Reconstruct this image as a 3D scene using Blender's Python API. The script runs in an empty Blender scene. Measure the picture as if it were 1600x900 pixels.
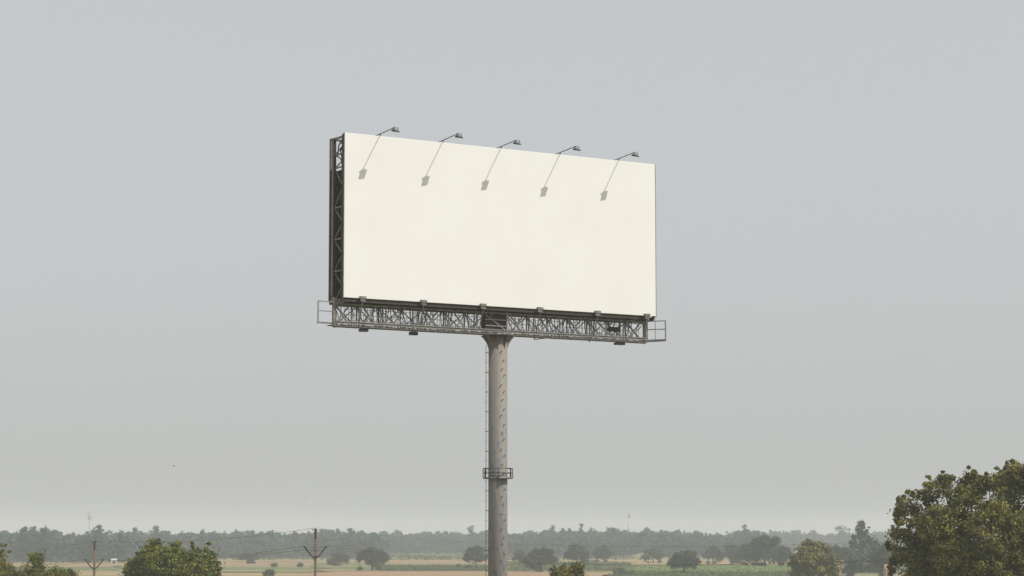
import bpy, math, random
import numpy as np
from mathutils import Vector, Matrix
R = math.radians
scene = bpy.context.scene
COL = scene.collection

# ------------------------------------------------------------------ camera
F = 3800.0                     # focal length in photo pixels (photo 1600 wide)
HZ = 840.0                     # horizon row in the photo
PITCH = math.atan((HZ - 450) / F)
EYE = 8.0
cd = bpy.data.cameras.new('camera')
cam = bpy.data.objects.new('camera', cd); COL.objects.link(cam)
cam.location = (0, 0, EYE); cam.rotation_euler = (R(90) + PITCH, 0, 0)
cd.sensor_width = 36; cd.lens = 36 * F / 1600
cd.clip_start = 0.5; cd.clip_end = 20000
scene.camera = cam

# ------------------------------------------------------------------ world and sun
SUN = Vector((1.37, -0.54, 1.70)).normalized()
w = bpy.data.worlds.new('World'); scene.world = w; w.use_nodes = True
nt = w.node_tree; nt.nodes.clear()
sky = nt.nodes.new('ShaderNodeTexSky'); sky.sky_type = 'NISHITA'; sky.sun_disc = False
sky.sun_elevation = math.asin(SUN.z); sky.sun_rotation = math.atan2(SUN.x, SUN.y)
sky.air_density = 1.0; sky.dust_density = 3.0; sky.ozone_density = 1.0
hs = nt.nodes.new('ShaderNodeHueSaturation'); hs.inputs['Saturation'].default_value = 0.30
bg = nt.nodes.new('ShaderNodeBackground'); bg.inputs['Strength'].default_value = 0.042
wo = nt.nodes.new('ShaderNodeOutputWorld')
nt.links.new(sky.outputs[0], hs.inputs['Color']); nt.links.new(hs.outputs[0], bg.inputs['Color'])
# an even veil of high thin haze over the whole sky
veil = nt.nodes.new('ShaderNodeBackground'); veil.inputs['Color'].default_value = (.962, .988, 1.0, 1); veil.inputs['Strength'].default_value = 0.42
ads = nt.nodes.new('ShaderNodeAddShader')
nt.links.new(bg.outputs[0], ads.inputs[0]); nt.links.new(veil.outputs[0], ads.inputs[1]); nt.links.new(ads.outputs[0], wo.inputs['Surface'])
sd = bpy.data.lights.new('sun', 'SUN'); sd.energy = 3.4; sd.angle = R(0.5); sd.color = (1, 0.96, 0.89)
so = bpy.data.objects.new('sun', sd); COL.objects.link(so)
so.rotation_euler = SUN.to_track_quat('Z', 'Y').to_euler()
scene.view_settings.view_transform = 'Standard'; scene.view_settings.look = 'None'
scene.view_settings.exposure = 0.0; scene.view_settings.gamma = 1.0
scene.cycles.volume_bounces = 1
scene.cycles.max_bounces = 8

# ------------------------------------------------------------------ helpers
def at(px, py, Y):
    u = (px - 800) / F; v = (450 - py) / F
    d = Vector((u, math.cos(PITCH) - v * math.sin(PITCH), math.sin(PITCH) + v * math.cos(PITCH)))
    d /= d.y
    return Vector((0, 0, EYE)) + d * Y
def gy(py):                       # distance of the ground seen at a row
    v = (450 - py) / F
    return -EYE * (math.cos(PITCH) - v * math.sin(PITCH)) / (math.sin(PITCH) + v * math.cos(PITCH))

def tag(o, label=None, cat=None, group=None, kind=None):
    if label: o['label'] = label
    if cat: o['category'] = cat
    if group: o['group'] = group
    if kind: o['kind'] = kind
    return o
def empty(name, loc, rz=0, **k):
    o = bpy.data.objects.new(name, None); COL.objects.link(o)
    o.location = loc; o.rotation_euler = (0, 0, rz); o.empty_display_size = 0.3
    return tag(o, **k)

class MB:
    def __init__(s): s.v = []; s.f = []; s.sm = []
    def add(s, vs, fs, smooth=False):
        n = len(s.v); s.v += [tuple(p) for p in vs]
        s.f += [tuple(i + n for i in f) for f in fs]; s.sm += [smooth] * len(fs)
    def box(s, lo, hi):
        x0, y0, z0 = lo; x1, y1, z1 = hi
        s.add([(x0,y0,z0),(x1,y0,z0),(x1,y1,z0),(x0,y1,z0),(x0,y0,z1),(x1,y0,z1),(x1,y1,z1),(x0,y1,z1)],
              [(0,3,2,1),(4,5,6,7),(0,1,5,4),(1,2,6,5),(2,3,7,6),(3,0,4,7)])
    def bar(s, a, b, w=0.05, h=None, up=(0,0,1)):     # rectangular bar from a to b
        h = h or w; a = Vector(a); b = Vector(b); d = (b - a).normalized(); up = Vector(up)
        if abs(d.dot(up)) > .98: up = Vector((0,1,0))
        x = d.cross(up).normalized() * w / 2; y = x.normalized().cross(d).normalized() * h / 2
        s.add([a-x-y,a+x-y,a+x+y,a-x+y,b-x-y,b+x-y,b+x+y,b-x+y],
              [(0,3,2,1),(4,5,6,7),(0,1,5,4),(1,2,6,5),(2,3,7,6),(3,0,4,7)])
    def tube(s, pts, r, n=8, cap=True):
        pts = [Vector(p) for p in pts]; rs = r if isinstance(r, (list, tuple)) else [r] * len(pts)
        base = len(s.v); prev = None
        for i, p in enumerate(pts):
            d = (pts[min(i+1, len(pts)-1)] - pts[max(i-1, 0)]).normalized()
            ref = prev if prev is not None else (Vector((1,0,0)) if abs(d.x) < .9 else Vector((0,1,0)))
            x = (ref - d * ref.dot(d)).normalized(); y = d.cross(x); prev = x
            for k in range(n):
                a = 2 * math.pi * k / n
                s.v.append(tuple(p + (x * math.cos(a) + y * math.sin(a)) * rs[i]))
        for i in range(len(pts) - 1):
            for k in range(n):
                a = base + i * n + k; b = base + i * n + (k + 1) % n
                s.f.append((a, b, b + n, a + n)); s.sm.append(True)
        if cap:
            s.f.append(tuple(base + k for k in reversed(range(n)))); s.sm.append(False)
            q = base + (len(pts) - 1) * n
            s.f.append(tuple(q + k for k in range(n))); s.sm.append(False)
    def prism(s, outline, a, b):                      # outline of (p) vectors extruded from offset a to b
        n = len(outline); a = Vector(a); b = Vector(b)
        s.add([Vector(p) + a for p in outline] + [Vector(p) + b for p in outline],
              [tuple(range(n))[::-1], tuple(range(n, 2*n))] + [(i, (i+1) % n, (i+1) % n + n, i + n) for i in range(n)])
    def build(s, name, mat, parent=None, loc=None):
        me = bpy.data.meshes.new(name); me.from_pydata(s.v, [], s.f)
        me.polygons.foreach_set('use_smooth', s.sm); me.materials.append(mat); me.update()
        o = bpy.data.objects.new(name, me); COL.objects.link(o)
        if parent is not None: o.parent = parent
        if loc is not None: o.location = loc
        return o

def np_mesh(name, verts, faces, mat, parent=None, tint=None, smooth=False):
    me = bpy.data.meshes.new(name)
    nf, k = faces.shape
    me.vertices.add(len(verts)); me.vertices.foreach_set('co', verts.astype(np.float32).ravel())
    me.loops.add(nf * k); me.loops.foreach_set('vertex_index', faces.astype(np.int32).ravel())
    me.polygons.add(nf); me.polygons.foreach_set('loop_start', np.arange(nf, dtype=np.int32) * k)
    me.polygons.foreach_set('loop_total', np.full(nf, k, dtype=np.int32))
    me.materials.append(mat); me.update(calc_edges=True)
    if smooth: me.polygons.foreach_set('use_smooth', [True] * nf)
    if tint is not None:
        at_ = me.attributes.new('tint', 'FLOAT', 'FACE'); at_.data.foreach_set('value', tint.astype(np.float32))
    o = bpy.data.objects.new(name, me); COL.objects.link(o)
    if parent is not None: o.parent = parent
    return o

# ------------------------------------------------------------------ materials
def mat(name, c, rough=.6, metal=0.0, c2=None, scale=3.0, detail=6, stretch=(1,1,1), lo=.35, hi=.65, bump=0.0, bscale=20, spec=.4):
    m = bpy.data.materials.new(name); m.use_nodes = True; t = m.node_tree; b = t.nodes['Principled BSDF']
    b.inputs['Base Color'].default_value = (*c, 1); b.inputs['Roughness'].default_value = rough
    b.inputs['Metallic'].default_value = metal; b.inputs['Specular IOR Level'].default_value = spec
    tc = t.nodes.new('ShaderNodeTexCoord'); mp = t.nodes.new('ShaderNodeMapping'); mp.inputs['Scale'].default_value = stretch
    t.links.new(tc.outputs['Object'], mp.inputs['Vector'])
    if c2:
        n = t.nodes.new('ShaderNodeTexNoise'); n.inputs['Scale'].default_value = scale; n.inputs['Detail'].default_value = detail
        n.inputs['Roughness'].default_value = .65
        r = t.nodes.new('ShaderNodeValToRGB'); r.color_ramp.elements[0].position = lo; r.color_ramp.elements[1].position = hi
        r.color_ramp.elements[0].color = (*c, 1); r.color_ramp.elements[1].color = (*c2, 1)
        t.links.new(mp.outputs[0], n.inputs['Vector']); t.links.new(n.outputs['Fac'], r.inputs[0])
        t.links.new(r.outputs[0], b.inputs['Base Color'])
    if bump:
        n = t.nodes.new('ShaderNodeTexNoise'); n.inputs['Scale'].default_value = bscale; n.inputs['Detail'].default_value = 4
        bp = t.nodes.new('ShaderNodeBump'); bp.inputs['Strength'].default_value = bump; bp.inputs['Distance'].default_value = .02
        t.links.new(mp.outputs[0], n.inputs['Vector']); t.links.new(n.outputs['Fac'], bp.inputs['Height'])
        t.links.new(bp.outputs[0], b.inputs['Normal'])
    return m
M = {}
M['vinyl'] = mat('white_vinyl', (.82,.815,.80), .55, c2=(.79,.78,.755), scale=.5, lo=.3, hi=.7, bump=.04, bscale=1.5, spec=.3)
M['dark_steel'] = mat('weathered_dark_steel', (.030,.028,.027), .65, .2, c2=(.075,.058,.045), scale=6)
M['rust_steel'] = mat('rusty_steel', (.105,.10,.095), .75, .1, c2=(.28,.265,.245), scale=5, bump=.3)
M['grey_steel'] = mat('galvanised_steel', (.16,.155,.15), .55, .3, c2=(.30,.28,.25), scale=4)
M['rail_steel'] = mat('painted_rail_steel', (.22,.22,.22), .5, .2, c2=(.30,.28,.26), scale=5)
M['sheet'] = mat('dark_back_sheet', (.055,.06,.062), .6, .2, c2=(.085,.09,.09), scale=2, stretch=(3,3,.5))
M['lamp'] = mat('lamp_housing', (.05,.04,.038), .5, .2, c2=(.09,.07,.06), scale=9)
M['reflector'] = mat('lamp_reflector', (.55,.50,.48), .25, .6)
M['black'] = mat('black_enamel', (.02,.02,.022), .5)
M['concrete_pole'] = mat('concrete_pole', (.27,.19,.13), .85, c2=(.15,.10,.075), scale=6, stretch=(1,1,.25), bump=.3)
M['fitting'] = mat('iron_fitting', (.03,.02,.018), .7, .2, c2=(.07,.04,.03), scale=12)
M['wire'] = mat('aluminium_wire', (.06,.06,.06), .6, .3)
M['bark'] = mat('bark', (.10,.075,.05), .9, c2=(.05,.04,.03), scale=8, stretch=(1,1,.3), bump=.6)
M['tower'] = mat('tower_paint', (.55,.56,.57), .5, .1)
M['antenna'] = mat('antenna_shell', (.70,.70,.70), .5)
M['white_wall'] = mat('limewashed_wall', (.75,.72,.68), .9, c2=(.55,.5,.45), scale=.8)
M['brick'] = mat('red_brick', (.45,.29,.22), .9, c2=(.36,.20,.15), scale=2)
M['tan_wall'] = mat('mud_wall', (.50,.38,.27), .9, c2=(.40,.30,.2), scale=1)
M['tin'] = mat('tin_roof', (.35,.33,.31), .5, .3, c2=(.3,.2,.15), scale=1)
M['bird'] = mat('dark_feathers', (.03,.028,.025), .8)

def column_mat():
    m = mat('painted_steel_column', (.25,.24,.225), .7, .1, bump=.25, bscale=9)
    t = m.node_tree; b = t.nodes['Principled BSDF']
    tc = t.nodes.new('ShaderNodeTexCoord'); mp = t.nodes.new('ShaderNodeMapping'); mp.inputs['Scale'].default_value = (2.0,2.0,.6)
    n = t.nodes.new('ShaderNodeTexNoise'); n.inputs['Scale'].default_value = 4.5; n.inputs['Detail'].default_value = 10; n.inputs['Roughness'].default_value = .72
    r = t.nodes.new('ShaderNodeValToRGB'); r.color_ramp.elements[0].position = .44; r.color_ramp.elements[1].position = .68
    r.color_ramp.elements[0].color = (.200,.206,.207,1); r.color_ramp.elements[1].color = (.27,.225,.175,1)
    e = r.color_ramp.elements.new(.35); e.color = (.085,.088,.088,1)
    t.links.new(tc.outputs['Object'], mp.inputs[0]); t.links.new(mp.outputs[0], n.inputs['Vector'])
    # rust runs get denser towards the head of the column, where water drips off the catwalk
    sx = t.nodes.new('ShaderNodeSeparateXYZ'); mr = t.nodes.new('ShaderNodeMapRange')
    mr.inputs['From Min'].default_value = 11.0; mr.inputs['From Max'].default_value = 15.6; mr.inputs['To Max'].default_value = .12
    ad = t.nodes.new('ShaderNodeMath'); ad.operation = 'ADD'
    t.links.new(tc.outputs['Object'], sx.inputs[0]); t.links.new(sx.outputs['Z'], mr.inputs['Value'])
    t.links.new(n.outputs['Fac'], ad.inputs[0]); t.links.new(mr.outputs[0], ad.inputs[1])
    t.links.new(ad.outputs[0], r.inputs[0]); t.links.new(r.outputs[0], b.inputs['Base Color'])
    return m
M['column'] = column_mat()

def leaf_mat(name, dark, mid, light, odd=(.16,.09,.03), nscale=.8, trans=.25):
    m = bpy.data.materials.new(name); m.use_nodes = True; t = m.node_tree; b = t.nodes['Principled BSDF']
    b.inputs['Roughness'].default_value = .6; b.inputs['Specular IOR Level'].default_value = .25
    tc = t.nodes.new('ShaderNodeTexCoord')
    n = t.nodes.new('ShaderNodeTexNoise'); n.inputs['Scale'].default_value = nscale; n.inputs['Detail'].default_value = 3
    a = t.nodes.new('ShaderNodeAttribute'); a.attribute_name = 'tint'
    ma = t.nodes.new('ShaderNodeMath'); ma.operation = 'MULTIPLY_ADD'; ma.inputs[1].default_value = .5; 
    sb = t.nodes.new('ShaderNodeMath'); sb.operation = 'MULTIPLY'; sb.inputs[1].default_value = .75
    r = t.nodes.new('ShaderNodeValToRGB'); el = r.color_ramp.elements
    el[0].position = .2; el[0].color = (*dark,1); el[1].position = .95; el[1].color = (*odd,1)
    e = el.new(.55); e.color = (*mid,1); e = el.new(.85); e.color = (*light,1)
    t.links.new(tc.outputs['Object'], n.inputs['Vector']); t.links.new(n.outputs['Fac'], sb.inputs[0])
    t.links.new(a.outputs['Fac'], ma.inputs[0]); t.links.new(sb.outputs[0], ma.inputs[2])
    t.links.new(ma.outputs[0], r.inputs[0]); t.links.new(r.outputs[0], b.inputs['Base Color'])
    tr = t.nodes.new('ShaderNodeBsdfTranslucent'); mx = t.nodes.new('ShaderNodeMixShader'); mx.inputs[0].default_value = trans
    t.links.new(r.outputs[0], tr.inputs['Color'])
    t.links.new(b.outputs[0], mx.inputs[1]); t.links.new(tr.outputs[0], mx.inputs[2])
    t.links.new(mx.outputs[0], t.nodes['Material Output'].inputs['Surface'])
    return m
M['leaf_olive'] = leaf_mat('olive_leaves', (.016,.024,.006), (.12,.125,.025), (.28,.25,.065), (.32,.16,.07), trans=.08)  # wide dark-to-light spread paints crown shade and highlights into the leaf colour
M['leaf_green'] = leaf_mat('mango_leaves', (.012,.022,.005), (.080,.105,.012), (.24,.24,.035), (.32,.18,.05), nscale=1.1, trans=.08)  # leaf tones widened likewise, with shade and highlights painted in
M['leaf_mid'] = leaf_mat('field_tree_leaves', (.014,.032,.022), (.036,.066,.040), (.095,.14,.07), (.10,.11,.07), nscale=.5, trans=.1)
M['leaf_far'] = leaf_mat('haze_tinted_wood_leaves', (.022,.060,.066), (.045,.105,.108), (.085,.16,.135), (.13,.155,.14), nscale=.12)  # pale blue-green of distant haze is painted into these leaf colours
M['crop'] = leaf_mat('crop_leaves', (.17,.23,.07), (.22,.30,.09), (.28,.35,.12), (.33,.33,.16), nscale=.05)
M['hedge'] = leaf_mat('hedge_leaves', (.07,.10,.04), (.12,.15,.06), (.18,.20,.09), (.20,.18,.10), nscale=.3)

# ------------------------------------------------------------------ ground and fields
def field_mat(name, c, c2, sx=.0012, sy=.0045, rows=True):
    m = bpy.data.materials.new(name); m.use_nodes = True; t = m.node_tree; b = t.nodes['Principled BSDF']
    b.inputs['Roughness'].default_value = .95; b.inputs['Specular IOR Level'].default_value = .1
    tc = t.nodes.new('ShaderNodeTexCoord'); mp = t.nodes.new('ShaderNodeMapping'); mp.inputs['Scale'].default_value = (sx*8, sy*8, 1)
    n = t.nodes.new('ShaderNodeTexNoise'); n.inputs['Scale'].default_value = 1; n.inputs['Detail'].default_value = 8; n.inputs['Roughness'].default_value = .7
    r = t.nodes.new('ShaderNodeValToRGB'); r.color_ramp.elements[0].position = .43; r.color_ramp.elements[1].position = .62
    r.color_ramp.elements[0].color = (*c,1); r.color_ramp.elements[1].color = (*c2,1)
    t.links.new(tc.outputs['Object'], mp.inputs[0]); t.links.new(mp.outputs[0], n.inputs['Vector'])
    t.links.new(n.outputs['Fac'], r.inputs[0]); t.links.new(r.outputs[0], b.inputs['Base Color'])
    return m
FM = dict(tan=field_mat('dry_stubble', (.36,.24,.13), (.18,.19,.085)), pink=field_mat('bare_soil', (.35,.215,.135), (.22,.19,.10)),
          green=field_mat('green_crop_soil', (.10,.14,.05), (.16,.18,.07)), olive=field_mat('dry_grass', (.22,.21,.10), (.28,.24,.12)),
          bright=field_mat('bright_crop_soil', (.17,.22,.07), (.22,.26,.10)), dark=field_mat('dark_weeds', (.08,.10,.055), (.12,.13,.07)))
g = MB(); N = 24
gx = np.linspace(-2600, 2600, N); gyv = np.linspace(-600, 4600, N)
for j in range(N):
    for i in range(N): g.v.append((gx[i], gyv[j], 0))
for j in range(N-1):
    for i in range(N-1):
        a = j*N+i; g.f.append((a, a+1, a+1+N, a+N)); g.sm.append(False)
tag(g.build('ground', field_mat('plain_ground', (.24,.21,.12), (.17,.17,.09))), kind='structure')

# fields: (left, right, top row, bottom row, kind); converted to ground rectangles, slanted a little like real plots
FIELDS = [(-60,205,879.5,886,'pink'),(-60,205,886.5,891,'green'),(-60,205,891.6,912,'tan'),
 (205,500,871.5,878,'tan'),(205,500,878.5,883.5,'pink'),(205,500,884,887,'olive'),(205,500,887.4,890,'green'),(205,500,890.4,893,'olive'),(205,500,893.3,895,'green'),(205,500,895.5,912,'tan'),
 (501,600,873,880,'tan'),(501,600,880.5,889,'green'),(501,600,889.5,892,'olive'),(501,860,892.6,914,'pink'),
 (601,780,864.5,871,'dark'),(601,780,871.5,874,'olive'),(601,780,874.4,880.3,'pink'),(601,780,880.8,883,'olive'),(601,860,883.4,892,'green'),
 (781,915,873.5,877,'tan'),(781,915,877.5,880,'olive'),(781,915,880.4,883,'green'),
 (861,980,884,893,'green'),(861,960,893.6,912,'tan'),(916,985,873.5,877.5,'tan'),(916,985,878,883.5,'bright'),
 (986,1180,874,882.3,'tan'),(986,1250,883,888.5,'bright'),(986,1250,888.8,896,'bright'),(800,915,886,888,'bright'),(620,780,886.5,888.3,'bright'),(330,500,875.5,877,'olive'),(510,600,884,886,'olive'),(961,1300,896.8,912,'dark'),(1181,1420,872,882.4,'pink'),(1251,1420,883,896,'dark')]
rnd = random.Random(4)
hh = 0
for (xa, xb, ya, yb, k) in FIELDS:
    m_ = MB(); hh = (hh + 1) % 5; z = .04 + .012 * hh; NX = 14
    xa -= rnd.uniform(2, 26); xb += rnd.uniform(2, 26); mid_ = (ya + min(yb, 903)) / 2
    for i in range(NX + 1):
        x = xa + (xb - xa) * i / NX
        for y in (ya, yb):
            yy = y + rnd.uniform(-.18, .18) + (x - (xa + xb) / 2) * .0012
            if i in (0, NX): yy = yy * .25 + mid_ * .75
            D = gy(yy); m_.v.append(((x - 800) / F * D, D, z))
    for i in range(NX): m_.f.append((2*i, 2*i+1, 2*i+3, 2*i+2)); m_.sm.append(False)
    tag(m_.build('field', FM[k]), kind='structure')

# ------------------------------------------------------------------ foliage
def leaves(rng, centers, radii, per, size, squash=.8, aspect=.55, elong=1.0, up=.5, rough=.7):
    """leaf-sized quads filling clumps; returns verts, faces, tint"""
    C = np.repeat(centers, per, axis=0); Rr = np.repeat(radii, per)
    n = len(C)
    # each clump is a loose spray, drawn out along its own twig direction
    m = len(centers); tw = rng.normal(size=(m, 3)); tw[:, 2] = np.abs(tw[:, 2]) * .8; tw /= np.linalg.norm(tw, axis=1)[:, None]
    tw = np.repeat(tw, per, axis=0); el = np.repeat(rng.uniform(.1, .8, m), per) * elong
    g_ = rng.normal(size=(n, 3)); gl_ = np.linalg.norm(g_, axis=1)[:, None]
    g_ *= np.minimum(1, 2.0 / gl_)
    P = C + g_ * (Rr * .46)[:, None] * np.array([1, 1, squash]) + tw * (rng.normal(size=n) * el * Rr * .75)[:, None]
    d = g_ / gl_
    nrm = d * min(1, rough / .7) + rng.normal(size=(n, 3)) * rough + np.array([0, 0, up]); nrm /= np.linalg.norm(nrm, axis=1)[:, None]
    t = np.cross(nrm, rng.normal(size=(n, 3))); t /= np.linalg.norm(t, axis=1)[:, None]
    b = np.cross(nrm, t)
    s = size * rng.uniform(.6, 1.3, n)[:, None]
    V = np.stack([P - t*s*.5, P + b*s*aspect*.5 + nrm*s*.06, P + t*s*.5, P - b*s*aspect*.5 + nrm*s*.06], axis=1).reshape(-1, 3)
    Fc = np.arange(n * 4).reshape(n, 4)
    ct = np.repeat(rng.uniform(0, 1, len(centers)), per)  # per-clump tone also paints shadow pockets and highlights into the foliage
    return V, Fc, np.clip(.42 * rng.uniform(0, 1, n) + .58 * ct, 0, 1)

def lobes_to_clumps(rng, lobes, n, rc, shell=.55):
    """scatter n clump centres through ellipsoid lobes (cx,cy,cz,rx,ry,rz), mostly near their surface"""
    L = np.array(lobes, float); wgt = (L[:,3]*L[:,4] + L[:,4]*L[:,5] + L[:,3]*L[:,5]); wgt /= wgt.sum()
    idx = rng.choice(len(L), n, p=wgt); d = rng.normal(size=(n, 3)); d /= np.linalg.norm(d, axis=1)[:, None]
    d[:, 2] = np.where((d[:, 2] < -.3) & (rng.uniform(size=n) < .6), -d[:, 2], d[:, 2])
    rr = rng.uniform(shell, 1.0, n)[:, None]
    C = L[idx, :3] + d * L[idx, 3:6] * rr
    return C, rc * rng.uniform(.45, 1.55, n)

def trunk_mesh(root, mt, h, r, lobes, seed, nlimb=6):
    rr = random.Random(seed); m_ = MB()
    top = Vector((0, 0, h))
    m_.tube([(0,0,-.1), (r*.3,0,h*.35), (-r*.2,r*.3,h*.7), top], [r*1.35, r, r*.8, r*.6], 10)
    t = m_.build('trunk', mt, root)
    for i in range(nlimb):
        lb = lobes[i % len(lobes)]
        e = Vector((lb[0], lb[1], lb[2] + lb[5]*.2)); s = Vector((0, 0, h * rr.uniform(.72, .98)))
        mid = (s + e) / 2 + Vector((rr.uniform(-.2,.2), rr.uniform(-.2,.2), .15)) * r * 4
        lm = MB(); lm.tube([s, mid, e], [r*.45, r*.28, r*.1], 7)
        lm.build('limb', mt, root)
    return t

def tree(name, loc, lobes, nclump, rc, per, leaf, leafm, label, cat='tree', group=None, trunk_h=None, trunk_r=.2, seed=0, squash=.8, extra=None, nlimb=6, shell=.55):
    rng = np.random.default_rng(seed)
    root = empty(name, loc, label=label, cat=cat, group=group)
    C, rad = lobes_to_clumps(rng, lobes, nclump, rc, shell)
    if extra is not None:
        E = np.array(extra, float)
        Lc = np.array(lobes, float)[:, :3]; more = []
        for q in E:                              # sprays of smaller tufts that tie each tip to the crown
            c_ = Lc[np.argmin(np.linalg.norm(Lc - q[:3], axis=1))]
            for t_ in (.25, .5):
                more.append([*(q[:3] + (c_ - q[:3]) * t_ + rng.normal(size=3) * q[3] * .5), q[3] * rng.uniform(.8, 1.2)])
            for _ in range(2): more.append([*(q[:3] + rng.normal(size=3) * q[3] * .9), q[3] * rng.uniform(.4, .7)])
        E = np.vstack([E * np.array([1,1,1,.8]), np.array(more)])
        C = np.vstack([C, E[:, :3]]); rad = np.concatenate([rad, E[:, 3]])
    V, Fc, T = leaves(rng, C, rad, per, leaf, squash)
    keep = V.reshape(-1, 4, 3)[:, :, 2].min(axis=1) > .05
    V = V.reshape(-1, 4, 3)[keep].reshape(-1, 3); T = T[keep]; Fc = np.arange(len(V)).reshape(-1, 4)
    np_mesh('crown', V, Fc, leafm, root, T)
    if trunk_h: trunk_mesh(root, M['bark'], trunk_h, trunk_r, lobes, seed, nlimb)
    return root

# near tree lobes are given from their outline: (px, py, r_px, depth offset in m)
def px_lobes(D, cx, items, shrink=0):
    base = at(cx, 840, D); out = []
    for (x, y, r, dy) in items:
        p = at(x, y, D); rm = max(r - shrink, 3) / F * D
        out.append((p.x - base.x, dy, p.z, rm, rm, rm))
    return Vector((base.x, D, 0)), out

# big tree at the right edge
loc, L = px_lobes(122, 1545, [
 (1422,788,22,-.2),(1412,838,25,.3),(1420,880,30,0),(1448,778,24,.6),(1470,765,22,-.4),(1474,752,14,.3),(1455,825,40,-1.2),(1500,790,38,-.8),
 (1520,762,28,.4),(1508,752,14,-.2),(1545,768,32,-.5),(1578,752,28,.2),(1590,742,24,-.6),(1610,765,44,.6),(1640,770,50,-.5),(1680,800,50,0),(1540,830,55,-2.2),
 (1408,803,16,.2),(1432,812,28,.2),(1404,862,18,0),(1440,862,36,.6),(1474,850,44,.8),(1480,930,50,0),(1398,884,12,0),(1530,885,48,-2),(1500,930,50,-1),(1450,905,40,.5),(1575,935,50,1),(1485,880,50,-1.6),(1560,900,60,-2.6),(1610,850,60,-2.2),(1660,880,60,-1),(1700,870,50,.5),(1500,830,50,1.6),(1590,820,60,2.4),(1660,850,60,2.2),(1450,940,45,0),(1520,960,60,-1.5),(1620,960,65,-1.5),(1560,960,60,2),(1700,950,50,0)], 7)
rg = np.random.default_rng(5)
ex = []
for (x, y) in [(1403,773),(1418,762),(1400,792),(1398,802),(1440,752),(1450,750),(1473,742),(1478,740),(1514,735),(1524,731),(1506,748),(1535,741),(1562,738),(1576,722),(1568,730),(1590,728),(1600,724),(1393,829),(1388,847),(1387,868),(1390,890),(1399,812),(1545,748),(1612,722),(1585,719)]:
    p = at(x + 3, y + 6, 122); ex.append((p.x - loc.x, rg.uniform(-.8,.8), p.z, .19))
tree('large_tree', loc, L, 2600, .34, 62, .165, M['leaf_olive'], 'large olive green broadleaf tree filling the lower right corner, close to the viewer',
     trunk_h=5.0, trunk_r=.30, seed=11, extra=ex, nlimb=7, shell=.5)

# dome shaped tree at the left
loc, L = px_lobes(172, 268, [(241,868,22,0),(242,855,10,.2),(247,858,10,-.3),(273,870,18,-.4),(276,857,10,.3),(280,861,10,-.5),(302,876,19,.2),(305,866,9,-.3),(322,874,18,.1),(330,888,16,-.2),(218,882,20,.1),(205,895,18,-.1),(228,880,20,-.8),
 (262,890,34,-1.4),(300,895,34,-1.2),(235,905,30,-1),(325,905,24,0),(210,910,24,.3),(270,900,50,.8),(300,915,45,0),(250,915,40,0)], 4)
tree('dome_tree', loc, L, 950, .32, 52, .19, M['leaf_green'], 'dense green dome-shaped tree at lower left, left of the brown utility pole',
     trunk_h=3.2, trunk_r=.25, seed=21, nlimb=10, shell=.6,
     extra=[(at(x,y,172).x-loc.x, 0, at(x,y,172).z, .26) for (x,y) in [(243,847),(246,850),(276,849),(303,856),(322,859),(216,865),(204,878),(338,880),(340,890)]])
# leafy trees in the lower left corner
loc, L = px_lobes(176, 62, [(57,873,11,0),(58,880,13,0),(53,867,6,.1),(66,879,7,0),(60,889,10,0),(74,897,13,0),(50,900,18,-.3),(85,898,14,0),(60,915,24,0),(40,905,14,0)])
tree('sapling', loc, L, 170, .30, 60, .15, M['leaf_green'], 'narrow tufted young tree poking up in the lower left corner', trunk_h=3.0, trunk_r=.12, seed=31, shell=.4)
loc, L = px_lobes(170, 10, [(0,890,14,0),(-10,880,14,0),(12,893,12,.2),(28,897,12,0),(-30,890,20,0),(5,910,28,0),(-30,915,30,0)])
tree('leafy_tree', loc, L, 150, .30, 60, .15, M['leaf_olive'], 'olive leafy tree cut off by the left edge of the picture at the bottom', trunk_h=3.0, trunk_r=.14, seed=32, shell=.4,
     extra=[(at(x,y,170).x-loc.x, 0, at(x,y,170).z, .2) for (x,y) in [(4,852),(5,860),(3,868),(6,876),(2,880)]])
loc, L = px_lobes(174, 106, [(104,897,11,0),(112,901,10,0),(96,903,12,0),(104,915,20,0)])
tree('shrub', loc, L, 70, .28, 60, .14, M['leaf_green'], 'low green shrub top at the bottom edge, left of the smaller utility pole', cat='shrub', trunk_h=2.5, trunk_r=.08, seed=33, shell=.4)
loc, L = px_lobes(150, 888, [(902,891,12,0),(901,896,14,.1),(880,894,10,.1),(868,898,9,-.1),(890,902,16,0),(885,912,22,0),(909,904,10,0)])
tree('treetop', loc, L, 130, .22, 60, .13, M['leaf_olive'], 'small dark olive treetop poking above the bottom edge, right of the billboard column', trunk_h=3.2, trunk_r=.12, seed=34, shell=.3,
     extra=[(at(x,y,150).x-loc.x, 0, at(x,y,150).z, .15) for (x,y) in [(902,881),(868,890),(881,886),(908,886),(864,896)]])

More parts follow.
